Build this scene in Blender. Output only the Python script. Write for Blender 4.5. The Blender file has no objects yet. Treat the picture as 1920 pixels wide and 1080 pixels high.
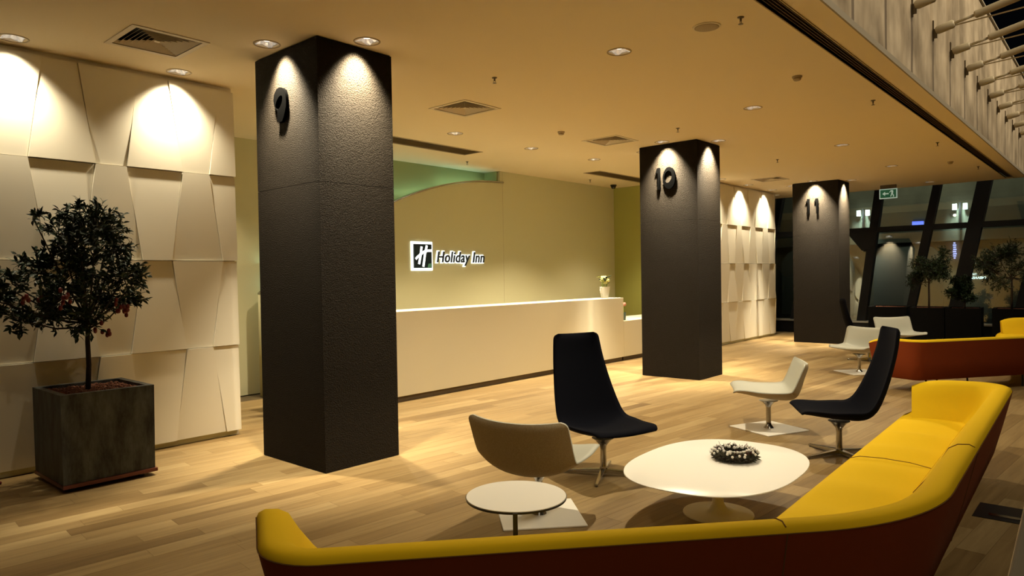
import bpy, math, random
from math import sin, cos, pi, radians, sqrt, hypot, atan2
from mathutils import Vector, Matrix
random.seed(11)
S = bpy.context.scene
COL = S.collection

# ------------------------------------------------------------------ camera
cam_d = bpy.data.cameras.new('camera'); cam = bpy.data.objects.new('camera', cam_d); COL.objects.link(cam)
cam_d.sensor_width = 36.0; cam_d.lens = 1311.86 / 1920 * 36.0
cam_d.clip_start = 0.05; cam_d.clip_end = 300
yaw, pitch, roll = radians(48.5446), -0.016329, -0.016966
cp, sp = cos(pitch), sin(pitch)
fwd, up, rt = Vector((0, cp, sp)), Vector((0, -sp, cp)), Vector((1, 0, 0))
cr, sr = cos(roll), sin(roll)
rt, up = cr * rt + sr * up, -sr * rt + cr * up
RZ = Matrix.Rotation(-yaw, 3, 'Z')
rt, up, fwd = RZ @ rt, RZ @ up, RZ @ fwd
cam.matrix_world = Matrix(((rt.x, up.x, -fwd.x, 0), (rt.y, up.y, -fwd.y, 0), (rt.z, up.z, -fwd.z, 1.6), (0, 0, 0, 1)))
S.camera = cam
FPX = 1311.86
def project(p):
    d = Vector(p) - Vector((0, 0, 1.6)); z = d.dot(fwd)
    if z < 0.1: return None
    return 960 + FPX * d.dot(rt) / z, 540 - FPX * d.dot(up) / z, z

# ------------------------------------------------------------------ world, exposure
w = bpy.data.worlds.new('night'); S.world = w; w.use_nodes = True
w.node_tree.nodes['Background'].inputs[0].default_value = (0.010, 0.012, 0.016, 1)
w.node_tree.nodes['Background'].inputs[1].default_value = 0.08
vs = S.view_settings
S.display_settings.display_device = 'sRGB'
vs.view_transform = 'Standard'; vs.look = 'None'; vs.gamma = 1; vs.use_curve_mapping = False
vs.exposure = 0.12
S.cycles.use_denoising = True
S.cycles.max_bounces = 8; S.cycles.diffuse_bounces = 5; S.cycles.sample_clamp_indirect = 6.0
S.cycles.caustics_reflective = False; S.cycles.caustics_refractive = False

WARM = (1.0, 0.855, 0.60)
P_COLUMN, P_WALL, P_ROOM, P_DESK = 950, 135, 320, 400

# lamp high in the atrium above the picture, and an added unseen spot
def lamp(name, kind, loc, power, color, **kw):
    d = bpy.data.lights.new(name, kind); d.energy = power; d.color = color
    tgt = kw.pop('target', None)
    for k, v in kw.items(): setattr(d, k, v)
    o = bpy.data.objects.new(name, d); COL.objects.link(o); o.location = loc
    if tgt is not None:
        o.rotation_euler = (Vector(tgt) - Vector(loc)).to_track_quat('-Z', 'Y').to_euler()
    return o
lamp('atrium_and_fill_lamp', 'AREA', (11.0, -2.6, 7.6), 330, (1.0, 0.84, 0.58), shape='RECTANGLE', size=18, size_y=.4, spread=radians(90), target=(11.0, 1.7, 4.6))

lamp('atrium_and_fill_lamp', 'SPOT', (-2.0, -1.6, 5.6), 130, (1.0, 0.84, 0.58), spot_size=radians(44), spot_blend=1.0, shadow_soft_size=.1, target=(2.4, .9, .5))  # unseen spot added to brighten the outer back of the front sofa

# ------------------------------------------------------------------ materials
def mat(name, color, rough=0.6, metal=0.0, emit=None, estr=0.0, spec=0.5, bump=None, noise=None):
    m = bpy.data.materials.new(name); m.use_nodes = True
    nt = m.node_tree; b = nt.nodes['Principled BSDF']
    b.inputs['Base Color'].default_value = (*color, 1)
    b.inputs['Roughness'].default_value = rough
    b.inputs['Metallic'].default_value = metal
    b.inputs['Specular IOR Level'].default_value = spec
    if emit:
        b.inputs['Emission Color'].default_value = (*emit, 1); b.inputs['Emission Strength'].default_value = estr
    if bump or noise:
        tc = nt.nodes.new('ShaderNodeNewGeometry')
    if noise:      # (scale xyz, dark factor)
        (sc, f) = noise
        mp = nt.nodes.new('ShaderNodeMapping'); mp.inputs['Scale'].default_value = sc
        nz = nt.nodes.new('ShaderNodeTexNoise'); nz.inputs['Scale'].default_value = 1; nz.inputs['Detail'].default_value = 5
        rp = nt.nodes.new('ShaderNodeValToRGB')
        rp.color_ramp.elements[0].position = .3; rp.color_ramp.elements[1].position = .7
        rp.color_ramp.elements[0].color = (*[c * f for c in color], 1); rp.color_ramp.elements[1].color = (*color, 1)
        nt.links.new(tc.outputs['Position'], mp.inputs['Vector']); nt.links.new(mp.outputs[0], nz.inputs['Vector'])
        nt.links.new(nz.outputs['Fac'], rp.inputs[0]); nt.links.new(rp.outputs[0], b.inputs['Base Color'])
    if bump:       # (scale, strength, distance)
        nz = nt.nodes.new('ShaderNodeTexNoise'); nz.inputs['Scale'].default_value = bump[0]; nz.inputs['Detail'].default_value = 3
        bp = nt.nodes.new('ShaderNodeBump'); bp.inputs['Strength'].default_value = bump[1]; bp.inputs['Distance'].default_value = bump[2]
        nt.links.new(tc.outputs['Position'], nz.inputs['Vector']); nt.links.new(nz.outputs['Fac'], bp.inputs['Height'])
        nt.links.new(bp.outputs[0], b.inputs['Normal'])
    return m

M = {}
M['plaster'] = mat('cream plaster', (.78, .66, .455), .9)
M['tile'] = mat('ivory panel', (.83, .785, .655), .55, spec=.3, bump=(60, .04, .002))
M['gap'] = mat('dark joint', (.10, .07, .03), .9)
M['backwall'] = mat('beige wall', (.60, .575, .36), .85)
M['olive'] = mat('olive green wall', (.36, .36, .09), .8)
M['rearwall'] = mat('pale green wall', (.33, .36, .16), .8)
M['desk'] = mat('cream solid surface', (.82, .79, .64), .45, spec=.4)
M['kick'] = mat('dark skirting', (.10, .07, .04), .6)
M['column'] = mat('black grained cladding', (.0195, .0158, .0118), .7, spec=.04, bump=(115, 1.0, .020))
M['numeral'] = mat('matt black metal', (.0015, .0015, .0015), 1.0, spec=0)
M['yellow'] = mat('mustard yellow wool', (.70, .455, .003), .85, spec=.2, bump=(500, .15, .001))
M['rust'] = mat('rust brown fabric', (.25, .047, .012), .75, spec=.2, bump=(500, .15, .001))
M['seam'] = mat('dark seam', (.15, .065, .008), .9)
M['navy'] = mat('navy felt', (.0008, .0012, .0040), .95, spec=.1)
M['grey'] = mat('light grey leather', (.40, .405, .35), .5, spec=.35, bump=(250, .05, .001))
M['tweed'] = mat('grey brown tweed', (.50, .42, .28), .9, spec=.15, noise=((260, 260, 260), .55))
M['chrome'] = mat('brushed aluminium', (.40, .39, .37), .2, 1.0)
M['white'] = mat('white lacquer', (.90, .885, .82), .35)
M['whitematt'] = mat('white powder coat', (.82, .78, .68), .5)
M['black'] = mat('black lacquer', (.012, .012, .014), .4)
M['trim'] = mat('white ceiling trim', (.72, .64, .50), .6)
M['vent'] = mat('grey vent louvre', (.62, .53, .40), .55)
M['void'] = mat('dark void', (.012, .010, .008), .9)
M['reflector'] = mat('faceted lit reflector', (.75, .75, .78), .25, .6, emit=(1, .97, .92), estr=.16)  # faint glow imitates lamp light caught on the facets
M['bulb'] = mat('lit lamp', (1, .95, .85), .5, emit=(1, .93, .82), estr=1.6)
M['brass'] = mat('dull brass', (.14, .11, .07), .4, .8)
M['device'] = mat('ceiling device plastic', (.36, .28, .17), .6)
M['domeblack'] = mat('smoked dome', (.01, .01, .012), .15)
M['zinc'] = mat('weathered zinc', (.055, .056, .055), .5, .25)
M['mahogany'] = mat('red brown board', (.13, .028, .018), .4)
M['soil'] = mat('clay pebbles', (.16, .055, .025), .9, bump=(90, 1, .02))
M['leaf'] = mat('dark green leaf', (.010, .026, .008), .5, spec=.3)
M['leaf2'] = mat('deep green leaf', (.005, .013, .006), .5, spec=.3)
M['bark'] = mat('dark bark', (.022, .015, .010), .9, bump=(60, .6, .01))
M['fruit'] = mat('dark red fruit', (.13, .008, .006), .45)
M['needle'] = mat('dry grey green sprig', (.075, .072, .048), .8)
M['berry'] = mat('white berry', (.82, .80, .76), .5)
M['petal'] = mat('pale yellow petal', (.82, .80, .34), .7)
M['stem'] = mat('green stem', (.20, .26, .03), .6)
M['pink'] = mat('pink petal', (.55, .22, .16), .7)
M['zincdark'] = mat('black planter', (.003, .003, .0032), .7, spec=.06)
M['glassgrey'] = mat('grey green glass', (.10, .16, .13), .15)
M['concrete'] = None
M['strip'] = mat('pale metal edge', (.27, .23, .17), .6)
M['rod'] = mat('cream painted steel', (.50, .43, .30), .45)
M['steel'] = mat('black steel frame', (.004, .004, .0045), .6, spec=.2)
M['sill'] = mat('grey sill', (.22, .21, .18), .5)
M['sign_navy'] = mat('dark navy acrylic', (.010, .022, .032), .3)
M['sign_grey'] = mat('dark grey letter', (.012, .02, .024), .4)
M['sign_lit'] = mat('lit white acrylic', (1, 1, 1), .5, emit=(.93, 1.0, .98), estr=1.25)
M['sign_white'] = mat('lit sign face', (1, 1, 1), .5, emit=(.95, .98, 1), estr=1.0)
M['sign_green'] = mat('green acrylic', (.08, .22, .12), .4, emit=(.2, .5, .3), estr=.12)
M['led'] = mat('green white tube', (1, 1, 1), .5, emit=(.62, 1, .85), estr=3)
M['exit_green'] = mat('exit sign green', (.01, .09, .04), .4, emit=(.02, .16, .07), estr=.25)
M['exit_white'] = mat('exit sign white', (.6, .7, .65), .4, emit=(.55, .8, .7), estr=.3)
M['ext'] = mat('outdoor concrete', (.30, .28, .19), .9, noise=((.9, .9, .5), .55))
M['ext2'] = mat('outdoor dark band', (.11, .115, .085), .9)
M['ext3'] = mat('outdoor pale panel', (.20, .23, .20), .8)
M['asphalt'] = mat('asphalt', (.05, .05, .05), .9)
M['lampwhite'] = mat('outdoor lamp', (1, 1, 1), .5, emit=(.85, 1, .96), estr=2)
M['signblue'] = mat('blue lit sign', (.1, .1, .6), .5, emit=(.12, .18, 1), estr=1.6)
M['signviolet'] = mat('violet lit sign', (.3, .3, .9), .5, emit=(.45, .5, 1), estr=1.5)
M['letters'] = mat('lit letters', (1, 1, 1), .5, emit=(.72, .95, 1), estr=1.6)
M['postwhite'] = mat('pale painted steel', (.76, .66, .48), .6)

def wood():
    m = bpy.data.materials.new('oak plank'); m.use_nodes = True
    nt = m.node_tree; N, L = nt.nodes, nt.links; b = N['Principled BSDF']
    at = N.new('ShaderNodeAttribute'); at.attribute_name = 'tone'
    g = N.new('ShaderNodeNewGeometry')
    vr = N.new('ShaderNodeVectorRotate'); vr.rotation_type = 'Z_AXIS'; vr.inputs['Angle'].default_value = radians(4.5)
    mp = N.new('ShaderNodeMapping'); mp.inputs['Scale'].default_value = (1.6, 26, 1)
    nz = N.new('ShaderNodeTexNoise'); nz.noise_dimensions = '4D'; nz.inputs['Scale'].default_value = 1; nz.inputs['Detail'].default_value = 6
    nz.inputs['Roughness'].default_value = .6; nz.inputs['Distortion'].default_value = .6
    mu = N.new('ShaderNodeMath'); mu.operation = 'MULTIPLY'; mu.inputs[1].default_value = 37
    L.new(g.outputs['Position'], vr.inputs['Vector']); L.new(vr.outputs[0], mp.inputs['Vector']); L.new(mp.outputs[0], nz.inputs['Vector'])
    L.new(at.outputs['Fac'], mu.inputs[0]); L.new(mu.outputs[0], nz.inputs['W'])
    r1 = N.new('ShaderNodeValToRGB')
    e = r1.color_ramp.elements
    e[0].position = 0; e[0].color = (.178, .112, .042, 1); e[1].position = 1; e[1].color = (.372, .272, .128, 1)
    x = e.new(.35); x.color = (.262, .176, .072, 1)
    x = e.new(.7); x.color = (.315, .221, .098, 1)
    L.new(at.outputs['Fac'], r1.inputs[0])
    r2 = N.new('ShaderNodeValToRGB'); r2.color_ramp.elements[0].position = .3; r2.color_ramp.elements[1].position = .72
    r2.color_ramp.elements[0].color = (.70, .66, .60, 1); r2.color_ramp.elements[1].color = (1.1, 1.1, 1.1, 1)
    L.new(nz.outputs['Fac'], r2.inputs[0])
    mx = N.new('ShaderNodeMix'); mx.data_type = 'RGBA'; mx.blend_type = 'MULTIPLY'; mx.inputs[0].default_value = 1
    L.new(r1.outputs[0], mx.inputs[6]); L.new(r2.outputs[0], mx.inputs[7]); L.new(mx.outputs[2], b.inputs['Base Color'])
    b.inputs['Roughness'].default_value = .5; b.inputs['Specular IOR Level'].default_value = .35
    bp = N.new('ShaderNodeBump'); bp.inputs['Strength'].default_value = .12; bp.inputs['Distance'].default_value = .002
    L.new(nz.outputs['Fac'], bp.inputs['Height']); L.new(bp.outputs[0], b.inputs['Normal'])
    return m
M['wood'] = wood()

def concrete():
    m = bpy.data.materials.new('stained board concrete'); m.use_nodes = True
    nt = m.node_tree; N, L = nt.nodes, nt.links; b = N['Principled BSDF']
    g = N.new('ShaderNodeNewGeometry')
    def noise(sc, detail):
        mp = N.new('ShaderNodeMapping'); mp.inputs['Scale'].default_value = sc
        nz = N.new('ShaderNodeTexNoise'); nz.inputs['Scale'].default_value = 1; nz.inputs['Detail'].default_value = detail
        L.new(g.outputs['Position'], mp.inputs['Vector']); L.new(mp.outputs[0], nz.inputs['Vector']); return nz
    n1, n2 = noise((2.2, 1, 1.7), 9), noise((4, 1, .5), 4)
    r1 = N.new('ShaderNodeValToRGB'); r1.color_ramp.elements[0].position = .34; r1.color_ramp.elements[1].position = .68
    r1.color_ramp.elements[0].color = (.20, .155, .10, 1); r1.color_ramp.elements[1].color = (.46, .375, .265, 1)
    r2 = N.new('ShaderNodeValToRGB'); r2.color_ramp.elements[0].position = .36; r2.color_ramp.elements[1].position = .58
    r2.color_ramp.elements[0].color = (.78, .75, .70, 1); r2.color_ramp.elements[1].color = (1, 1, 1, 1)
    L.new(n1.outputs['Fac'], r1.inputs[0]); L.new(n2.outputs['Fac'], r2.inputs[0])
    mx = N.new('ShaderNodeMix'); mx.data_type = 'RGBA'; mx.blend_type = 'MULTIPLY'; mx.inputs[0].default_value = 1
    L.new(r1.outputs[0], mx.inputs[6]); L.new(r2.outputs[0], mx.inputs[7]); L.new(mx.outputs[2], b.inputs['Base Color'])
    # rust and run-off streaks under each strut bracket, and thin board joints
    sx_ = N.new('ShaderNodeSeparateXYZ'); L.new(g.outputs['Position'], sx_.inputs[0])
    def math(op, a_, b_=None, c_=None):
        n = N.new('ShaderNodeMath'); n.operation = op
        for i, q in enumerate((a_, b_, c_)):
            if q is None: continue
            if isinstance(q, (int, float)): n.inputs[i].default_value = q
            else: L.new(q, n.inputs[i])
        return n.outputs[0]
    wob = math('MULTIPLY', math('SUBTRACT', n1.outputs['Fac'], .5), .10)
    fr = math('SUBTRACT', math('FRACT', math('ADD', math('DIVIDE', math('SUBTRACT', math('ADD', sx_.outputs[0], wob), 8.29), 1.04), .5)), .5)
    st = math('MULTIPLY', math('LESS_THAN', math('ABSOLUTE', fr), math('MULTIPLY', n2.outputs['Fac'], .065)), math('LESS_THAN', sx_.outputs[2], 4.36))
    f2 = math('ABSOLUTE', math('SUBTRACT', math('FRACT', math('DIVIDE', sx_.outputs[0], .52)), .5))
    jt = math('MULTIPLY', math('LESS_THAN', f2, .008), .35)
    ms = N.new('ShaderNodeMix'); ms.data_type = 'RGBA'; ms.inputs[7].default_value = (.075, .050, .030, 1)
    L.new(math('MAXIMUM', math('MULTIPLY', st, .8), jt), ms.inputs[0]); L.new(mx.outputs[2], ms.inputs[6]); L.new(ms.outputs[2], b.inputs['Base Color'])
    b.inputs['Roughness'].default_value = .9
    return m
M['concrete'] = concrete()
M['stain'] = mat('dark run-off stain', (.055, .036, .020), .9)

def zinc():
    m = M['zinc']; nt = m.node_tree; N, L = nt.nodes, nt.links; b = N['Principled BSDF']
    g = N.new('ShaderNodeNewGeometry'); mp = N.new('ShaderNodeMapping'); mp.inputs['Scale'].default_value = (9, 9, 2.6)
    nz = N.new('ShaderNodeTexNoise'); nz.inputs['Scale'].default_value = 1; nz.inputs['Detail'].default_value = 8; nz.inputs['Roughness'].default_value = .7
    r = N.new('ShaderNodeValToRGB'); r.color_ramp.elements[0].position = .38; r.color_ramp.elements[1].position = .75
    r.color_ramp.elements[0].color = (.008, .009, .010, 1); r.color_ramp.elements[1].color = (.105, .118, .112, 1)
    L.new(g.outputs['Position'], mp.inputs['Vector']); L.new(mp.outputs[0], nz.inputs['Vector']); L.new(nz.outputs['Fac'], r.inputs[0])
    L.new(r.outputs[0], b.inputs['Base Color'])
zinc()

def glass():
    m = bpy.data.materials.new('window glass'); m.use_nodes = True
    nt = m.node_tree; N, L = nt.nodes, nt.links
    N.remove(N['Principled BSDF'])
    t = N.new('ShaderNodeBsdfTransparent'); t.inputs[0].default_value = (.90, .95, .93, 1)
    gl = N.new('ShaderNodeBsdfGlossy'); gl.inputs['Roughness'].default_value = .01; gl.inputs[0].default_value = (.95, 1, 1, 1)
    fr = N.new('ShaderNodeFresnel'); fr.inputs['IOR'].default_value = 2.25
    mx = N.new('ShaderNodeMixShader')
    L.new(fr.outputs[0], mx.inputs[0]); L.new(t.outputs[0], mx.inputs[1]); L.new(gl.outputs[0], mx.inputs[2])
    L.new(mx.outputs[0], N['Material Output'].inputs['Surface'])
    return m
M['glass'] = glass()

# ------------------------------------------------------------------ mesh helpers
class MB:
    def __init__(s): s.v, s.f = [], []
    def add(s, v, f):
        n = len(s.v); s.v += [tuple(p) for p in v]; s.f += [tuple(n + i for i in q) for q in f]; return s
    def box(s, x0, x1, y0, y1, z0, z1):
        return s.add([(x0, y0, z0), (x1, y0, z0), (x1, y1, z0), (x0, y1, z0), (x0, y0, z1), (x1, y0, z1), (x1, y1, z1), (x0, y1, z1)],
                     [(3, 2, 1, 0), (4, 5, 6, 7), (0, 1, 5, 4), (1, 2, 6, 5), (2, 3, 7, 6), (3, 0, 4, 7)])
    def hexa(s, b, t):   # bottom and top quads
        return s.add(list(b) + list(t), [(3, 2, 1, 0), (4, 5, 6, 7), (0, 1, 5, 4), (1, 2, 6, 5), (2, 3, 7, 6), (3, 0, 4, 7)])
    def loft(s, rings, cap=True, closed=True):
        n = len(rings[0]); base = len(s.v); fs = []
        for r in rings: s.v += [tuple(p) for p in r]
        m = n if closed else n - 1
        for k in range(len(rings) - 1):
            a, b = base + k * n, base + (k + 1) * n
            for i in range(m): fs.append((a + i, a + (i + 1) % n, b + (i + 1) % n, b + i))
        if cap and closed:
            fs.append(tuple(base + i for i in reversed(range(n))))
            e = base + (len(rings) - 1) * n; fs.append(tuple(e + i for i in range(n)))
        s.f += fs; return s
    def tube(s, pts, r, n=8):
        pts = [Vector(p) for p in pts]; rs = r if isinstance(r, (list, tuple)) else [r] * len(pts); rings = []
        for i, p in enumerate(pts):
            d = (pts[min(i + 1, len(pts) - 1)] - pts[max(i - 1, 0)]).normalized()
            a = Vector((0, 0, 1)) if abs(d.z) < .95 else Vector((1, 0, 0))
            u = d.cross(a).normalized(); v = d.cross(u)
            rings.append([p + rs[i] * (cos(2 * pi * k / n) * u - sin(2 * pi * k / n) * v) for k in range(n)])
        return s.loft(rings)
    def lathe(s, prof, c=(0, 0, 0), n=24, cap=True):
        return s.loft([[(c[0] + r * cos(2 * pi * k / n), c[1] + r * sin(2 * pi * k / n), c[2] + z) for k in range(n)] for r, z in prof], cap)
    def prism(s, poly, z0, z1):
        return s.loft([[(x, y, z0) for x, y in poly], [(x, y, z1) for x, y in poly]])
    def ball(s, c, r, n=8, m=5, sz=1.0):
        return s.lathe([(max(r * sin(pi * k / m), r * .02), -r * sz * cos(pi * k / m)) for k in range(m + 1)], c, n)
    def mesh(s, name):
        me = bpy.data.meshes.new(name); me.from_pydata(s.v, [], s.f); me.update(); return me
    def build(s, name, m, parent=None, smooth=False, bevel=0, seg=2, loc=None, autosmooth=None):
        me = s.mesh(name); me.materials.append(m)
        if smooth:
            for p in me.polygons: p.use_smooth = True
        o = bpy.data.objects.new(name, me); COL.objects.link(o)
        if parent is not None: o.parent = parent
        if loc is not None: o.location = loc
        if bevel:
            b = o.modifiers.new('bevel', 'BEVEL'); b.width = bevel; b.segments = seg; b.limit_method = 'ANGLE'; b.angle_limit = radians(35)
            for p in me.polygons: p.use_smooth = True
            wn = o.modifiers.new('wn', 'WEIGHTED_NORMAL'); wn.keep_sharp = False
        if autosmooth:
            for p in me.polygons: p.use_smooth = True
            me.set_sharp_from_angle(angle=radians(autosmooth))
        return o

def tag(o, label, cat, group=None, kind=None):
    o['label'] = label; o['category'] = cat
    if group: o['group'] = group
    if kind: o['kind'] = kind
    return o
def empty(name, loc, rz=0, label=None, cat=None, group=None, kind=None):
    o = bpy.data.objects.new(name, None); COL.objects.link(o); o.location = loc; o.rotation_euler = (0, 0, rz)
    o.empty_display_size = .1
    if label: tag(o, label, cat, group, kind)
    return o
def stuff(o): o['kind'] = 'stuff'; return o
def copy_tree(o, parent=None):
    c = o.copy(); COL.objects.link(c)
    if parent is not None: c.parent = parent
    for ch in o.children: copy_tree(ch, c)
    return c
def share(name, me, parent, loc=(0, 0, 0), rot=None):
    o = bpy.data.objects.new(name, me); COL.objects.link(o); o.parent = parent; o.location = loc
    if rot is not None: o.rotation_euler = rot
    return o
def flat_curve(name, loops, extrude):
    """filled 2D outlines (holes allowed) extruded to a mesh in the local XY plane, thickness 2*extrude"""
    cu = bpy.data.curves.new(name, 'CURVE'); cu.dimensions = '2D'; cu.fill_mode = 'BOTH'; cu.extrude = extrude
    for lp in loops:
        sp_ = cu.splines.new('POLY'); sp_.points.add(len(lp) - 1)
        for p, q in zip(sp_.points, lp): p.co = (q[0], q[1], 0, 1)
        sp_.use_cyclic_u = True
    return curve_mesh(name, cu)
def curve_mesh(name, cu):
    t = bpy.data.objects.new(name, cu); COL.objects.link(t)
    bpy.context.view_layer.update()
    me = bpy.data.meshes.new_from_object(t.evaluated_get(bpy.context.evaluated_depsgraph_get()))
    bpy.data.objects.remove(t); bpy.data.curves.remove(cu); me.name = name
    return me
def text_mesh(name, body, size, extrude, shear=0, offset=0, spacing=1.0, bold=0):
    cu = bpy.data.curves.new(name, 'FONT'); cu.body = body; cu.size = size; cu.extrude = extrude; cu.shear = shear
    cu.offset = offset; cu.space_character = spacing; cu.resolution_u = 4
    return curve_mesh(name, cu)
def place(me, m, name, parent, mw, kind=None):
    me.materials.clear(); me.materials.append(m)
    o = bpy.data.objects.new(name, me); COL.objects.link(o)
    if parent is not None: o.parent = parent
    o.matrix_local = mw
    return o
def frame_m(org, u, v):    # local x->u, y->v, z->u x v
    u, v = Vector(u).normalized(), Vector(v).normalized(); n = u.cross(v)
    return Matrix(((u.x, v.x, n.x, org[0]), (u.y, v.y, n.y, org[1]), (u.z, v.z, n.z, org[2]), (0, 0, 0, 1)))
def spline(pts, n):
    out = []; P = [Vector(p) for p in pts]
    segs = len(P) - 1
    for i in range(n):
        t = i / (n - 1) * segs; k = min(int(t), segs - 1); t -= k
        p0, p1, p2, p3 = P[max(k - 1, 0)], P[k], P[k + 1], P[min(k + 2, segs)]
        out.append(.5 * ((2 * p1) + (p2 - p0) * t + (2 * p0 - 5 * p1 + 4 * p2 - p3) * t * t + (3 * p1 - p0 - 3 * p2 + p3) * t ** 3))
    return out

HC = 3.6
# ================================================================== FLOOR
fl = MB().box(-2.5, 19.2, -5, 9.6, -.14, -.0135).build('floor', M['gap'])
tag(fl, 'oak plank floor of the lobby', 'floor', kind='structure')
PW, PL, PA = .149, 1.22, radians(-4.5)
ca, sa = cos(PA), sin(PA)
cand = []
for r in range(-70, 75):
    off = random.random() * PL
    for k in range(-8, 22):
        cx, cy = k * PL + off, r * PW
        x, y = cx * ca - cy * sa, cx * sa + cy * ca
        if -1.7 < x < 18.3 and -4.3 < y < 8.9:
            area = 0
            q = project((x, y, 0))
            if q and -150 < q[0] < 2070 and 500 < q[1] < 1180:
                dx, dy = x, y; d = hypot(x, y)
                area = 1 / d ** 3
                if y > 7.2 and x > 4.4: area *= .02     # behind the desk
                if x < 3.4 and y > 6.9: area *= .02
                if q[1] > 1075: area *= .1
            cand.append((area, x, y, min(1, max(0, random.gauss(.5, .20)))))
cand.sort(reverse=True)
variants = []
g = .0006
for i in range(12):
    tone = i / 11
    me = MB().box(-PL / 2 + g, PL / 2 - g, -PW / 2 + g, PW / 2 - g, -.013, 0).mesh('plank')
    me.materials.append(M['wood'])
    a = me.attributes.new('tone', 'FLOAT', 'FACE')
    for d in a.data: d.value = tone
    variants.append(me)
for area, x, y, t in cand[:300]:
    share('plank', variants[round(t * 11)], fl, (x, y, 0), (0, 0, PA))
rest = MB(); tones = []
for area, x, y, t in cand[300:]:
    b, tp = [], []
    for (u, v) in ((-1, -1), (1, -1), (1, 1), (-1, 1)):
        lx, ly = u * (PL / 2 - g), v * (PW / 2 - g)
        px_, py_ = x + lx * ca - ly * sa, y + lx * sa + ly * ca
        b.append((px_, py_, -.013)); tp.append((px_, py_, 0))
    rest.hexa(b, tp); tones += [t] * 6
ro = rest.build('planks', M['wood'], fl); stuff(ro)
a = ro.data.attributes.new('tone', 'FLOAT', 'FACE')
for d, t in zip(a.data, tones): d.value = t

# ================================================================== CEILING with its openings
DL = []          # downlights: x, y, power, kind
COLX = [(3.27, 4.04, 4.97, 5.96), (9.66, 10.43, 4.82, 5.80), (16.20, 16.97, 4.76, 5.75)]
for i, (x0, x1, y0, y1) in enumerate(COLX):
    yc, xc = (y0 + y1) / 2, (x0 + x1) / 2
    for (x, y) in ((x0 - .16, yc), (xc, y0 - .16), (x1 + .16, yc), (xc, y1 + .16)):
        DL.append((x, y, P_COLUMN * (1.0, 1.35, 1.5)[i], 'column', i))
for x, k in ((.30, .12), (1.62, 1), (2.94, 1)): DL.append((x, 6.78, P_WALL * k, 'wall_l', 0))
for x in (14.17, 15.60, 17.02): DL.append((x, 6.53, P_WALL * 1.7, 'wall_r', 0))
for x, k in ((2.2, .13), (5.39, 1.25), (8.36, .9), (11.86, .8), (14.96, .45), (18.35, .05)): DL.append((x, 3.43, P_ROOM * k, 'room', 0))
for x, k in ((5.2, 1), (6.81, 1.1), (8.46, 1.1), (10.06, 2.1), (12.3, 1)): DL.append((x, 7.02 if x != 10.06 else 6.94, P_DESK * k, 'desk', 0))
DL.append((3.9, 8.4, P_DESK * .45, 'desk', 0)); DL.append((18.25, 6.9, P_ROOM * .2, 'room', 0))  # first one is unseen, added to brighten the rear wall beside column nine
VENTS = [(2.46, 6.07, .57), (5.89, 5.90, .57), (8.83, 5.80, .57), (15.02, 5.80, .57)]
LINEAR = [(4.6, 8.10, 7.76, 8.14), (11.24, 14.2, 7.62, 7.98)]
holes = [(x - .078, x + .078, y - .078, y + .078) for x, y, *_ in DL]
holes += [(x - w_ / 2, x + w_ / 2, y - w_ / 2, y + w_ / 2) for x, y, w_ in VENTS]
holes += LINEAR
holes.append((-2.4, 18.9, 1.925, 2.05))
X0, X1, Y0, Y1 = -2.5, 19.12, 1.705, 9.6
xs = sorted({X0, X1, *[h[0] for h in holes], *[h[1] for h in holes]}); ys = sorted({Y0, Y1, *[h[2] for h in holes], *[h[3] for h in holes]})
cm = MB(); idx = {}
def vid(x, y):
    if (x, y) not in idx: idx[(x, y)] = len(cm.v); cm.v.append((x, y, HC))
    return idx[(x, y)]
for i in range(len(xs) - 1):
    for j in range(len(ys) - 1):
        xm, ym = (xs[i] + xs[i + 1]) / 2, (ys[j] + ys[j + 1]) / 2
        if any(h[0] < xm < h[1] and h[2] < ym < h[3] for h in holes): continue
        cm.f.append((vid(xs[i], ys[j]), vid(xs[i], ys[j + 1]), vid(xs[i + 1], ys[j + 1]), vid(xs[i + 1], ys[j])))
ce = cm.build('ceiling', M['plaster'])
sd = ce.modifiers.new('s', 'SOLIDIFY'); sd.thickness = .02; sd.offset = -1
tag(ce, 'cream plaster ceiling over the lobby', 'ceiling', kind='structure')
MB().box(X0, X1, 1.94, Y1, HC + .16, HC + .3).build('ceiling_slab', M['void'], ce)

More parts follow.
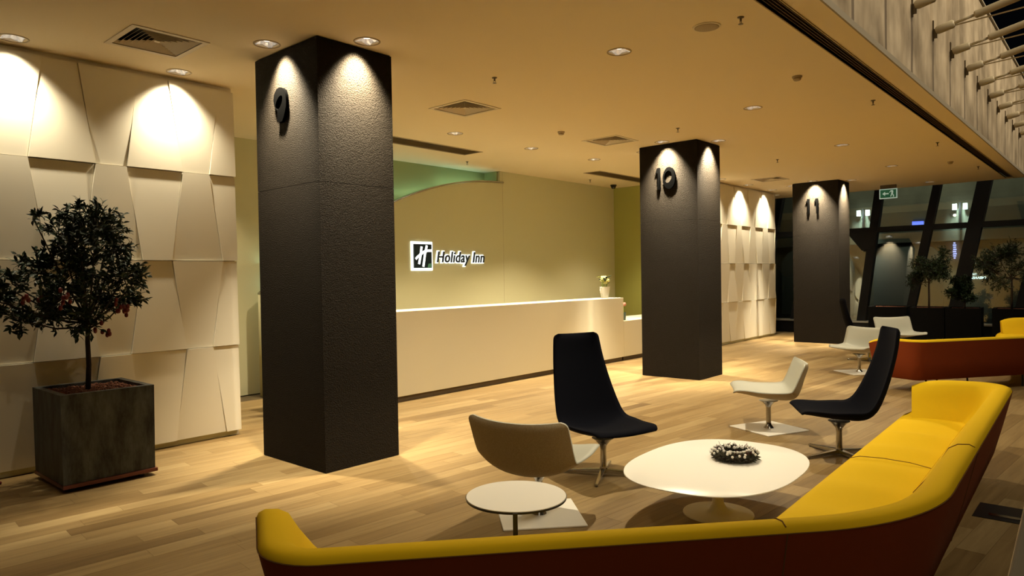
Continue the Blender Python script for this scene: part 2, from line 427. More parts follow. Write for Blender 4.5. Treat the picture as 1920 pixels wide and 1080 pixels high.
# ================================================================== tiled feature walls
def tiled_wall(name, xa, xb, yf, thick, first, label):
    """first = x of one zigzag joint (odd kind); strips repeat every .775 m"""
    root = MB().box(xa, xb, yf + .065, yf + thick, 0.0, 3.6).build(name, M['tile'])
    tag(root, label, 'wall', kind='structure')
    MB().box(xa, xb - .03, yf + .045, yf + .064, .005, .055).build('plinth', M['backwall'], root)
    MB().box(xa, xb, yf + .062, yf + .0648, .055, 3.56).build('joint_backing', M['gap'], root)
    zs = [.055, .94, 1.81, 2.68, 3.555]
    # joints: kind A at first + n*.775 (top +.06), kind B at first + .395 + n*.775 (top -.06)
    js = []
    n0 = int((xa - first) / .775) - 2
    for n in range(n0, n0 + 40):
        js.append((first + n * .775, 1)); js.append((first + .3925 + n * .775, -1))
    js = [j for j in js if xa - .5 < j[0] < xb + .5]
    gp = .0022
    for r in range(4):
        zb, zt = zs[r] + .003, zs[r + 1] - .003
        sg = 1 if r % 2 == 1 else -1     # row 3 (top): +.06 at its top for kind A
        for (jx, ka), (kx, kb) in zip(js[:-1], js[1:]):
            lt, lb = jx + .06 * ka * sg, jx - .06 * ka * sg
            rt_, rb = kx + .06 * kb * sg, kx - .06 * kb * sg
            cl = lambda q: min(max(q, xa), xb)
            a = [cl(lb + gp), cl(rb - gp), cl(lt + gp), cl(rt_ - gp)]
            if a[1] - a[0] < .02 and a[3] - a[2] < .02: continue
            if ka == 1: dt, db = .024, .002      # leans out at the foot
            else: dt, db = .003, .022            # leans out at the head
            yb = yf + .062
            MB().hexa([(a[0], yf + db, zb), (a[1], yf + db, zb), (a[1], yb, zb), (a[0], yb, zb)],
                      [(a[2], yf + dt, zt), (a[3], yf + dt, zt), (a[3], yb, zt), (a[2], yb, zt)]).build('panel', M['tile'], root)
    return root
tiled_wall('wall_left', -2.5, 3.57, 6.95, .26, 2.58, 'ivory wall of tilted trapezoid panels behind the large potted tree')
tiled_wall('wall_right', 13.74, 17.75, 6.73, .26, 2.58 + 15 * .775, 'ivory wall of tilted trapezoid panels beyond column ten')

# ================================================================== back wall, cove and side wall
wb = MB().box(-2.5, 20.2, 9.32, 9.6, 0, 3.6).build('wall_back', M['rearwall'])
tag(wb, 'pale green rear wall of the reception', 'wall', kind='structure')
pts = [(4.93, 0), (13.74, 0), (13.74, 3.6), (9.83, 3.6), (9.83, 3.375)]
for i in range(25):
    x = 9.80 - i / 24 * 4.87; pts.append((x, 3.375 - .081 * (9.86 - x) ** 2))
me = flat_curve('screen_wall', [pts], .05)
sw = place(me, M['backwall'], 'screen_wall', wb, frame_m((0, 9.0, 0), (1, 0, 0), (0, 0, 1)))
MB().box(9.905, 9.909, 8.9485, 8.9495, .0, 3.58).build('panel_joint', M['device'], wb)
crv = [(9.93 - i / 24 * 5.0) for i in range(25)]
MB().loft([[(x, y, 3.38 - .081 * (9.86 - min(x, 9.86)) ** 2 + dz) for y, dz in ((8.935, 0), (9.06, 0), (9.06, .022), (8.935, .022))] for x in crv]).build('metal_edge', M['chrome'], wb)
MB().box(-2.5, 5.7, 9.30, 9.319, .0, 3.6).build('beige_panel', M['backwall'], wb)
MB().tube([(x, 9.14, 3.375 - .081 * (9.86 - x) ** 2 - .03) for x in [9.7 - i * .2 for i in range(24)]], .018, 6).build('light_tube', M['led'], wb)
MB().box(9.80, 9.83, 9.0, 9.32, 3.39, 3.6).build('cove_end', M['rearwall'], wb)
for i in range(4):
    x = 5.6 + i * 1.15
    lamp('cove_lamp', 'AREA', (x, 9.19, 3.30 - .081 * (9.86 - x) ** 2), 0.75, (.60, 1.0, .78), shape='RECTANGLE', size=1.1, size_y=.1,
         target=(x, 9.26, 5))
wo = MB().box(13.74, 13.98, 7.05, 9.32, 0, 3.6).build('wall_side', M['olive'])
tag(wo, 'olive green end wall beside the reception desk', 'wall', kind='structure')

# ================================================================== columns
def numeral_poly(kind):
    if kind == '1':
        return [[(.0, .255), (.034, .335), (.080, .335), (.080, 0), (.042, 0), (.042, .255)]], .13
    if kind == '0':
        o = [(.105 + .105 * cos(t), .165 + .168 * sin(t)) for t in [2 * pi * k / 28 for k in range(28)]]
        h = [(.088 + .064 * cos(t) + .012 * sin(t), .185 + .092 * sin(t)) for t in [2 * pi * k / 22 for k in range(22)]]
        return [o, h], .23
    px = [(340, 195), (290, 212), (250, 270), (225, 340), (215, 430), (228, 540), (250, 600), (290, 625), (300, 720), (290, 850), (284, 893),
          (340, 915), (395, 910), (430, 830), (462, 720), (485, 620), (490, 530), (482, 400), (455, 280), (400, 215)]
    o = [((x - 215) / 275 * .205, (915 - y) / 720 * .30) for x, y in px]
    h = [(.088 + .056 * cos(t) + .020 * sin(t), .168 + .058 * sin(t) + .012 * cos(t)) for t in [2 * pi * k / 20 for k in range(20)]]
    return [o, h], .2
SEAM = 2.41
for i, ((x0, x1, y0, y1), num) in enumerate(zip(COLX, ('9', '10', '11'))):
    words_ = ('nine', 'ten', 'eleven')[i]
    root = MB().box(x0 + .01, x1 - .01, y0 + .01, y1 - .01, 0, 3.599).build('column', M['void'])
    tag(root, ('large black square column with numeral 9, nearest', 'black square column with numeral 10, beside the desk end', 'black square column with numeral 11, before the dark windows')[i], 'column', 'numbered black columns')
    for (za, zb) in ((.004, SEAM - .002), (SEAM + .002, 3.592)):
        MB().box(x0, x1, y0, y0 + .009, za, zb).build('cladding_panel', M['column'], root)
        MB().box(x0, x1, y1 - .009, y1, za, zb).build('cladding_panel', M['column'], root)
        MB().box(x0, x0 + .009, y0 + .0095, y1 - .0095, za, zb).build('cladding_panel', M['column'], root)
        MB().box(x1 - .009, x1, y0 + .0095, y1 - .0095, za, zb).build('cladding_panel', M['column'], root)
    # numeral on the face x = x0: local x runs towards -Y
    y = {'9': 5.61, '10': 5.51, '11': 5.45}[num]; zb_ = {'9': 2.97, '10': 2.90, '11': 2.89}[num]
    for c in num:
        loops, adv = numeral_poly(c)
        place(flat_curve('numeral', loops, .014), M['numeral'], 'numeral', root, frame_m((x0 - .0145, y, zb_), (0, -1, 0), (0, 0, 1)))
        y -= adv + (.05 if num == '11' else 0)

# ================================================================== downlights
n_dl = {}
def downlight(x, y, power, kind, ci):
    names = {'column': 'recessed spotlight grazing column %s', 'wall_l': '', 'wall_r': '', 'room': '', 'desk': ''}
    root = empty('ceiling_light', (x, y, HC))
    n = n_dl.get((kind, ci), 0); n_dl[(kind, ci)] = n + 1
    if kind == 'column':
        side = ('on its numeral side', 'on its atrium side', 'on its far side', 'on its wall side')[n]
        lab = 'round recessed spotlight above column %s %s' % (('nine', 'ten', 'eleven')[ci], side)
    elif kind == 'wall_l': lab = 'round recessed spotlight washing the left panel wall, %s' % ('out of the picture', 'at the left picture edge', 'beside the large square vent')[n]
    elif kind == 'wall_r': lab = 'small recessed spotlight washing the far panel wall, %s from column ten' % ('first', 'second', 'third')[n]
    elif kind == 'room':
        lab = 'round recessed downlight over the seating, ' + ('left out of the picture', 'largest, above the near seats', 'to the right of column ten top', 'between columns ten and eleven', 'beside column eleven', 'nearest the end windows', 'at the end of the far panel wall')[n]
    else: lab = 'round recessed downlight at the reception desk, %s from the left' % ('first', 'second', 'third', 'fourth', 'fifth', 'unseen and added to brighten the rear wall')[n]
    tag(root, lab, 'ceiling light', 'recessed downlights')
    MB().loft([[(r * cos(2 * pi * k / 28), r * sin(2 * pi * k / 28), z) for k in range(28)] for r, z in ((.098, .004), (.099, -.005), (.111, -.004), (.1125, -.0005))], cap=False).build('trim_ring', M['device'], root, smooth=True)
    rg = [[(r * cos(2 * pi * k / 20), r * sin(2 * pi * k / 20), z + .006 * (k % 2) * (r < .09)) for k in range(20)] for r, z in ((.098, .001), (.080, .012), (.055, .026), (.034, .034))]
    rf = MB().loft(rg, cap=False).build('reflector', M['reflector'], root)
    MB().lathe([(.036, .033), (.03, .040), (.01, .042)], n=16).build('lamp', M['bulb'], rf)
    d = bpy.data.lights.new('spot', 'SPOT'); d.energy = power; d.color = WARM; d.shadow_soft_size = .035
    d.spot_size = radians({'column': 84, 'wall_l': 104, 'wall_r': 100, 'room': 138, 'desk': 104}[kind]); d.spot_blend = {'column': 1, 'wall_l': 1, 'wall_r': 1}.get(kind, .8)
    lo = bpy.data.objects.new('spot', d); COL.objects.link(lo); lo.parent = root; lo.location = (0, 0, -.012)
    tx, ty = 0, 0
    if kind == 'column':
        x0, x1, y0, y1 = COLX[ci]; tx, ty = ((1, 0), (0, 1), (-1, 0), (0, -1))[n]; k_ = .42
    elif kind in ('wall_l', 'wall_r'): tx, ty, k_ = 0, 1, .22
    if tx or ty: lo.rotation_euler = Vector((tx * k_, ty * k_, -1)).to_track_quat('-Z', 'Y').to_euler()
for a in DL: downlight(*a)

# ================================================================== vents, sprinklers, detectors
vl = ('above the potted tree', 'right of column nine', 'left of column ten', 'left of column eleven')
for (x, y, w_), where in zip(VENTS, vl):
    root = empty('air_vent', (x, y, HC), label='square louvred air vent in the ceiling, ' + where, cat='vent', group='square ceiling vents')
    h = w_ / 2
    def ring(a, za, b, zb, t=.004):
        m = MB()
        m.loft([[(sx * r, sy * r, z) for sx, sy in ((-1, -1), (1, -1), (1, 1), (-1, 1))] for r, z in ((a, za), (b, zb), (b, zb + t), (a, za + t))] +
               [[(sx * a, sy * a, za) for sx, sy in ((-1, -1), (1, -1), (1, 1), (-1, 1))]], cap=False)
        return m
    ring(h + .02, -.006, h - .025, -.006).build('frame', M['vent'], root)
    for k in range(7):
        b = (h - .03) * (1 - k / 7.3); a_ = max(b - .024, .004)
        ring(a_, .022, b, .0, .003).build('louvre', M['vent'], root)
    MB().box(-h - .02, h + .02, -h - .02, h + .02, .10, .12).build('duct', M['void'], root)
    MB().box(-.02, .02, -.02, .02, .004, .01).build('centre_cap', M['vent'], root)
for (xa, xb, ya, yb), where in zip(LINEAR, ('over the reception desk, left', 'in front of the olive wall')):
    root = empty('slot_vent', ((xa + xb) / 2, (ya + yb) / 2, HC), label='long grey linear ceiling vent ' + where, cat='vent', group='long ceiling vents')
    lx, ly = (xb - xa) / 2, (yb - ya) / 2
    m = MB(); m.box(-lx - .02, lx + .02, -ly - .02, -ly + .012, -.005, -.0005).box(-lx - .02, lx + .02, ly - .012, ly + .02, -.005, -.0005)
    m.box(lx - .012, lx + .02, -ly + .012, ly - .012, -.005, -.0005).box(-lx - .02, -lx + .012, -ly + .012, ly - .012, -.005, -.0005)
    m.build('frame', M['device'], root)
    for k in range(9):
        yy = -ly + .03 + k * (2 * ly - .06) / 8
        MB().hexa([(-lx + .012, yy - .012, .0), (lx - .012, yy - .012, .0), (lx - .012, yy - .009, .0), (-lx + .012, yy - .009, .0)],
                  [(-lx + .012, yy + .008, .03), (lx - .012, yy + .008, .03), (lx - .012, yy + .011, .03), (-lx + .012, yy + .011, .03)]).build('blade', M['device'], root)
    MB().box(-lx - .02, lx + .02, -ly - .02, ly + .02, .09, .11).build('duct', M['void'], root)
t1 = MB().box(-2.4, 18.9, 1.915, 1.925, 3.592, 3.62).box(-2.4, 18.9, 2.05, 2.06, 3.592, 3.62).build('trim_1', M['device'])
tag(t1, 'dark slot grille along the ceiling edge', 'trim', kind='structure')
MB().box(-2.4, 18.9, 1.926, 2.049, 3.66, 3.68).build('slot_back', M['void'], t1)
for k in range(4):
    y = 1.945 + k * .026
    MB().box(-2.4, 18.9, y, y + .004, 3.605, 3.635).build('slat', M['kick'], t1)

spr = [(5.34, 2.28, 'near the ceiling slot, closest'), (5.2, 4.78, 'right of column nine top'), (8.76, 4.65, 'left of column ten top'), (9.03, 2.26, 'near the slot, second along'),
       (12.49, 4.69, 'beyond column ten'), (12.76, 2.27, 'near the slot, third along'), (16.35, 2.22, 'near the slot, fourth along'), (8.6, 8.58, 'before the green cove'), (12.12, 8.47, 'before the olive wall')]
root0 = None
for x, y, where in spr:
    if root0 is None:
        o = root0 = empty('sprinkler', (x, y, HC)); o.scale = (.8, .8, .8)
        MB().lathe([(.034, 0), (.03, -.008), (.012, -.010)], n=12).build('escutcheon', M['brass'], o, smooth=True)
        MB().lathe([(.011, -.008), (.011, -.035), (.006, -.042)], n=8).build('body', M['brass'], o)
        m = MB().tube([(.011, 0, -.03), (.02, 0, -.05), (.006, 0, -.066)], .0035, 5).tube([(-.011, 0, -.03), (-.02, 0, -.05), (-.006, 0, -.066)], .0035, 5)
        m.build('yoke', M['brass'], o)
        MB().lathe([(.024, -.066), (.026, -.069), (.004, -.071)], n=12).build('deflector', M['brass'], o)
    else:
        o = copy_tree(root0); o.location = (x, y, HC)
    tag(o, 'small brass ceiling sprinkler ' + where, 'sprinkler', 'ceiling sprinklers')
det0 = None
for x, y, where in ((7.35, 2.55, 'near the ceiling slot, closest'), (7.79, 5.92, 'between two square vents'), (15.21, 2.5, 'far along by the ceiling slot')):
    if det0 is None:
        o = det0 = empty('smoke_detector', (x, y, HC))
        MB().lathe([(.05, 0), (.05, -.014), (.044, -.018)], n=18).build('base', M['device'], o, autosmooth=40)
        MB().lathe([(.038, -.018), (.040, -.032), (.030, -.044), (.012, -.046)], n=18).build('cap', M['device'], o, autosmooth=40)
    else:
        o = copy_tree(det0); o.location = (x, y, HC)
    tag(o, 'small round smoke detector ' + where, 'detector', 'smoke detectors')
o = empty('ceiling_speaker', (5.35, 2.57, HC), label='flat round ceiling speaker near the slot, largest disc', cat='speaker')
MB().lathe([(.112, 0), (.11, -.006), (.098, -.008)], n=32).build('rim', M['trim'], o, autosmooth=40)
MB().lathe([(.097, -.0085), (.09, -.011), (.01, -.012)], n=32).build('grille', M['device'], o, smooth=True)
o = empty('dome_camera', (13.2, 8.6, HC), label='small black dome camera on the ceiling by the olive wall', cat='camera')
MB().lathe([(.07, 0), (.07, -.03), (.062, -.034)], n=18).build('housing', M['domeblack'], o, autosmooth=40)
MB().lathe([(.058, -.034), (.05, -.065), (.03, -.085), (.004, -.092)], n=18).build('dome', M['domeblack'], o, smooth=True)

# exit sign
o = empty('exit_sign', (18.2, 4.245, HC), label='green lit exit sign with arrow hanging from the ceiling', cat='sign')
MB().box(-.02, .02, -.17, .17, -.09, 0).build('bracket', M['kick'], o, bevel=.004)
MB().box(-.014, .014, -.19, .19, -.32, -.09).build('panel', M['exit_white'], o, bevel=.004)
MB().box(-.0165, -.0145, -.168, .168, -.298, -.112).build('green_field', M['exit_green'], o)
arrow = [(-.125, 0), (-.065, .05), (-.065, .014), (.012, .014), (.012, -.014), (-.065, -.014), (-.065, -.05)]
fx = frame_m((-.0175, 0, -.205), (0, -1, 0), (0, 0, 1))
place(flat_curve('arrow', [arrow], .0008), M['exit_white'], 'arrow', o, fx)
man = [(.055, .075), (.105, .078), (.11, .03), (.10, -.005), (.125, -.045), (.118, -.085), (.100, -.080), (.102, -.048), (.082, -.02), (.062, -.075), (.044, -.070), (.065, -.005), (.07, .04), (.05, .045), (.035, .02), (.025, .03)]
place(flat_curve('running_figure', [man, ], .0008), M['exit_white'], 'running_figure', o, fx)

# ================================================================== atrium wall
cw = MB().box(2.2, 18.95, 1.70, 1.93, 3.622, 5.66).build('wall_upper', M['concrete'])
tag(cw, 'stained board-marked concrete wall above the lobby ceiling edge', 'wall', kind='structure')
MB().box(2.2, 18.95, 1.684, 1.6995, 3.585, 3.64).build('edge_strip', M['strip'], cw)
MB().box(2.2, 18.95, 1.67, 1.93, 5.661, 5.69).build('coping', M['strip'], cw)
# cable-braced steel struts running from the wall out to the glazed roof
st0 = None
ordn = ('first', 'second', 'third', 'fourth', 'fifth', 'sixth', 'seventh', 'eighth', 'ninth', 'tenth', 'eleventh', 'twelfth', 'thirteenth')
for k in range(13):
    x = 6.21 + k * 1.04
    if st0 is None:
        o = st0 = empty('roof_strut', (x, 1.70, 4.335))
        MB().box(-.016, .016, -.012, 0, -.10, .13).build('wall_plate', M['brass'], o)
        MB().box(-.010, .010, -.045, -.012, -.075, .03).build('bracket', M['brass'], o)
        D = Vector((0, -.975, .222)); p0 = Vector((0, -.03, .008))
        MB().tube([p0, p0 + D * .03, p0 + D * .175, p0 + D * .19], [.036, .048, .048, .036], 14).build('socket', M['rod'], o, autosmooth=40)
        MB().tube([p0 + D * .19, p0 + D * .40], .016, 8).build('neck', M['rod'], o, smooth=True)
        MB().tube([p0 + D * .385, p0 + D * .40, p0 + D * 6.2], [.030, .043, .043], 14).build('tube', M['rod'], o, autosmooth=40)
        q0 = p0 + D * .18 + Vector((0, 0, -.022)); T = Vector((0, -.995, .055))
        MB().tube([q0, q0 + T * 6.0], .008, 6).build('tie_rod', M['rod'], o, smooth=True)
        MB().tube([p0 + D * .98, q0 + T * .98 + Vector((.0, -.02, -.004))], .008, 6).build('spreader', M['rod'], o, smooth=True)
    else:
        o = copy_tree(st0); o.location = (x, 1.70, 4.335)
    tag(o, 'cream steel roof strut with tie rod, %s along the concrete wall' % ordn[k], 'strut', 'roof struts on the concrete wall')

# ================================================================== end glazing
def GX(z): return .25 + .19 * z                     # the facade leans outwards
def GY(y, z): return y * (19 + GX(z)) / 19.0
win = empty('window_1', (19.0, 0, 0), label='dark leaning end window wall with slanted black mullions', cat='window', kind='structure')
MB().box(.0, .62, -4.8, 9.3, 0, .29).build('curb', M['steel'], win)
MB().box(-.02, .62, -4.8, 9.3, .291, .325).build('sill', M['sill'], win)
for za, zb in ((2.575, 2.71), (5.75, 5.9)):
    MB().hexa([(GX(za) - .09, -4.8, za), (GX(za) + .10, -4.8, za), (GX(za) + .10, 9.3, za), (GX(za) - .09, 9.3, za)],
              [(GX(zb) - .09, -4.8, zb), (GX(zb) + .10, -4.8, zb), (GX(zb) + .10, 9.3, zb), (GX(zb) - .09, 9.3, zb)]).build('transom', M['steel'], win)
ml = [(8.9, .12), (7.75, .16), (6.80, .14), (5.10, .20), (4.08, .18), (3.15, .30), (1.95, .18), (.9, .26), (-.5, .18), (-2, .2)]
def my(y, z): return GY(y + (-.13 if y == 5.10 else -.19) * z, z)
for y, wd in ml:
    zt = 3.72 if y > 2.2 else 5.74
    q = [[(GX(z) - dx_, my(y, z) - wd / 2, z) for dx_ in (.10,)] + [(GX(z) + .12, my(y, z) - wd / 2, z), (GX(z) + .12, my(y, z) + wd / 2, z), (GX(z) - .10, my(y, z) + wd / 2, z)] for z in (.326, zt)]
    MB().hexa(q[0], q[1]).build('mullion', M['steel'], win)
ys_ = [9.3] + [m[0] for m in ml] + [-4.8]
for (ya, yb) in zip(ys_[:-1], ys_[1:]):
    for za, zb in ((.326, 2.575), (2.71, 5.75)):
        f_ = lambda y, z: my(y, z) if y not in (9.3, -4.8) else y
        MB().hexa(*[[(GX(z), f_(yb, z), z), (GX(z) + .008, f_(yb, z), z), (GX(z) + .008, f_(ya, z), z), (GX(z), f_(ya, z), z)] for z in (za, zb)]).build('pane', M['glass'], win)
# gusset where a brace meets the transom
MB().loft([[(GX(z) + dx_, GY(y, z), z) for y, z in ((5.35, 2.574), (4.66, 2.574), (4.78, 2.18), (5.02, 2.12))] for dx_ in (-.105, -.10 + .2)]).build('gusset', M['steel'], win)

# ================================================================== outdoors beyond the glass
gr = MB().box(19.65, 60, -20, 30, -.2, -.05).build('ground', M['asphalt']); tag(gr, 'dark asphalt outside the end windows', 'ground', kind='structure')
b = MB().box(27.4, 28.4, -12, 20, 3.62, 8).build('building_opposite', M['ext'])
tag(b, 'concrete building seen through the end windows', 'building')
MB().box(27.3, 28.4, -12, 20, 2.55, 3.61).build('fascia_band', M['ext2'], b)
MB().box(27.7, 28.4, -12, 20, -.05, 2.54).build('ground_floor_wall', M['ext'], b)
def arch(y0, y1, r, z0=-.04, z1=2.5):
    p = [(y0, z0), (y1, z0)]
    p += [(y1 - r + r * cos(t), z1 - r + r * sin(t)) for t in [pi / 2 * k / 8 for k in range(9)]]
    p += [(y0 + r - r * sin(t), z1 - r + r * cos(t)) for t in [pi / 2 * k / 8 for k in range(9)]]
    return MB().loft([[(x, y, z) for y, z in p] for x in (27.45, 27.699)])
for y0, y1 in ((7.59, 10.2), (4.75, 6.9), (1.6, 3.45), (-1.2, 1.1)):
    arch(y0, y1, .75).build('arched_panel', M['ext3'], b)
MB().box(27.64, 27.699, 3.45, 4.75, -.04, 2.5).build('pier', M['ext'], b)
for y, nm in ((7.15, 'left'), (4.2, 'right')):
    o = empty('wall_lamp', (27.15, y, 3.7), label='white twin wall lamp on the building outside, ' + nm, cat='lamp', group='outdoor wall lamps')
    MB().box(-.03, .03, -.03, .03, -.75, .1).build('post', M['steel'], o)
    for s_ in (-1, 1):
        MB().box(-.05, .05, s_ * .15 - .06, s_ * .15 + .06, -.14, .06).build('lamp_face', M['lampwhite'], o)
    lamp('outdoor_lamp_and_fill', 'SPOT', (26.85, y, 3.9), 260, (.80, 1, .95), spot_size=radians(62), spot_blend=1, shadow_soft_size=.1, target=(27.4, y, 3.1))
lamp('outdoor_lamp_and_fill', 'AREA', (22.5, 5, 7.5), 48, (.95, .93, .72), shape='RECTANGLE', size=6, size_y=1, spread=radians(80), target=(28, 5, 5.2))  # unseen area light added to light the building dimly
o = MB().box(27.24, 27.30, 5.28, 5.62, 3.08, 3.26).build('blue_sign', M['signblue']); tag(o, 'small blue lit sign on the building outside', 'sign')
o = empty('neon_sign', (27.58, 4.435, 1.95), label='narrow violet lit vertical sign outside', cat='sign')
for k in range(8):
    w_ = (.03, .05, .065, .05, .06, .045, .055, .03)[k]; MB().box(-.02, .02, -w_, w_ * (.5 + .1 * (k % 4)), k * .072, k * .072 + .045).build('light', M['signviolet'], o)
me = text_mesh('lettering', 'ASJBAABIO', .115, .01, shear=.2, spacing=.92)
o = empty('lit_sign', (27.625, 4.08, 1.26), label='white lit lettering outside, low behind the right tree', cat='sign')
place(me, M['letters'], 'lettering', o, frame_m((0, 0, 0), (0, -1, 0), (0, 0, 1)))
place(text_mesh('lettering', 'JAROJ .', .085, .01, shear=.2), M['letters'], 'lettering', o, frame_m((0, -.05, .13), (0, -1, 0), (0, 0, 1)))

# ================================================================== reception desk
dk = empty('reception_desk', (7.9, 7.05, 0), label='long cream reception desk with a lower right end', cat='desk')
dx = -7.9
MB().box(4.5 + dx, 11.10 + dx, 0, .46, .075, 1.175).build('counter', M['desk'], dk, bevel=.006)
MB().box(4.5 + dx, 11.10 + dx, .461, .90, .70, .74).build('worktop', M['desk'], dk, bevel=.004)
MB().box(11.103 + dx, 13.6 + dx, .0, .80, .075, .742).build('low_counter', M['desk'], dk, bevel=.006)
MB().box(4.5 + dx, 11.08 + dx, .035, .44, .0, .074).build('toe_kick', M['kick'], dk)
MB().box(11.12 + dx, 13.6 + dx, .035, .78, .0, .074).build('toe_kick', M['kick'], dk)

# wall sign
sg = empty('wall_sign', (7.64, 8.948, 1.77), label='backlit hotel sign with square emblem and lettering on the beige wall', cat='sign')
U, V = (1, 0, 0), (0, 0, 1)     # normal = -Y
MB().box(-.045, .435, -.022, -.004, -.045, .445).build('halo_glow_plate', M['sign_lit'], sg, bevel=.02, seg=3)  # added glowing plate, imitates the halo cast on the wall
MB().box(0, .39, -.045, -.024, 0, .40).build('emblem', M['sign_navy'], sg)
def stroke(pts, wd):
    L, R = [], []; P = [Vector((p[0], p[1])) for p in pts]
    for i, p in enumerate(P):
        d = (P[min(i + 1, len(P) - 1)] - P[max(i - 1, 0)]).normalized(); n = Vector((-d.y, d.x))
        L.append(tuple(p + n * wd / 2)); R.append(tuple(p - n * wd / 2))
    return L + R[::-1]
E_ = lambda u, v: (u * .39, v * .40)
for p, wd in (([E_(.42, .90), E_(.36, .55), E_(.26, .16)], .046), ([E_(.72, .95), E_(.60, .55), E_(.50, .05)], .046),
              ([E_(.08, .37), E_(.18, .46), E_(.34, .56), E_(.55, .68), E_(.75, .73), E_(1.0, .735)], .042)):
    place(flat_curve('emblem_stroke', [stroke(p, wd)], .002), M['sign_lit'], 'emblem_stroke', sg, frame_m((0, -.0475, 0), U, V))
place(flat_curve('emblem_patch', [[E_(.74, .02), E_(.98, .02), E_(.98, .2), E_(.80, .18)]], .002), M['sign_green'], 'emblem_patch', sg, frame_m((0, -.0475, 0), U, V))
tw = text_mesh('t', 'Holiday Inn', .265, 0, shear=.2, spacing=1.06); wd0 = max(v.co.x for v in tw.vertices); sx = 1.19 / wd0
TX = .505
for nm, off, y_, ex, m_ in (('halo_glow_plate', .020, -.012, .006, 'sign_lit'), ('lettering', .004, -.034, .008, 'sign_grey')):  # wider letter outline glows in place of the halo on the wall
    place(text_mesh(nm, 'Holiday Inn', .265, ex, shear=.2, spacing=1.06, offset=off), M[m_], nm, sg, frame_m((TX, y_, .10), U, V) @ Matrix.Diagonal((sx, 1, 1, 1)))

# ================================================================== flowers on the desk
o = empty('flower_pot', (10.74, 7.22, 1.175), label='white tapered pot of pale yellow flowers on the tall counter', cat='flower pot')
MB().lathe([(.062, 0), (.066, .01), (.095, .20), (.098, .212), (.088, .212), (.08, .19), (.05, .18)], n=24).build('pot', M['white'], o, autosmooth=40)
MB().tube([(-.085 + .0 , 0, .19), (-.125, 0, .20), (-.15, 0, .16), (-.14, 0, .10), (-.082, 0, .07)], .008, 6).build('handle', M['white'], o, smooth=True)
rnd = random.Random(3)
for k in range(11):
    a, r_ = rnd.random() * 6.28, rnd.random() * .075
    x, y, z = r_ * cos(a) + .015, r_ * sin(a), .27 + rnd.random() * .12
    m = MB()
    for j in range(7):
        t = j * .9; m.ball((x + .024 * cos(t), y + .024 * sin(t), z + .008 * (j % 3)), .019, 6, 4)
    m.ball((x, y, z + .012), .018, 6, 4); m.build('blossom', M['petal'], o, smooth=True)
m = MB()
for k in range(9):
    a = k * .7; m.tube([(.03 * cos(a), .03 * sin(a), .18), (.06 * cos(a), .06 * sin(a), .26 + .02 * (k % 3))], .006, 5)
m.build('stems', M['stem'], o)
m = MB()
for k in range(10):
    a = rnd.random() * 6.28; r1 = .07 + .05 * rnd.random(); z = .22 + .14 * rnd.random()
    m.add([(.02 * cos(a), .02 * sin(a), z), (r1 * cos(a + .25), r1 * sin(a + .25), z + .05), (r1 * 1.5 * cos(a), r1 * 1.5 * sin(a), z + .06), (r1 * cos(a - .25), r1 * sin(a - .25), z + .05)], [(0, 1, 2, 3)])
m.build('leaves', M['leaf'], o)
m = MB().tube([(-.05, 0, .2), (-.10, .0, .36), (-.17, 0, .40), (-.24, 0, .385)], .004, 5).build('twig', M['stem'], o)
o = empty('glass_vase', (11.28, 7.18, .742), label='small grey glass vase of pink tulips on the low counter', cat='vase')
MB().lathe([(.05, .0005), (.055, .01), (.058, .15), (.052, .15), (.048, .02)], n=18).build('vase', M['glassgrey'], o, autosmooth=40)
for k, (x, y, z) in enumerate(((-.03, 0, .36), (.01, .03, .33), (.035, -.02, .30), (-.01, -.03, .30), (-.045, .02, .31))):
    MB().tube([(x * .4, y * .4, .03), (x, y, z - .03)], .006, 5).build('stem', M['stem'], o)
    MB().lathe([(.004, -.04), (.026, -.02), (.030, .0), (.018, .025), (.006, .035)], (x, y, z), 10).build('tulip', M['pink'], o, smooth=True)

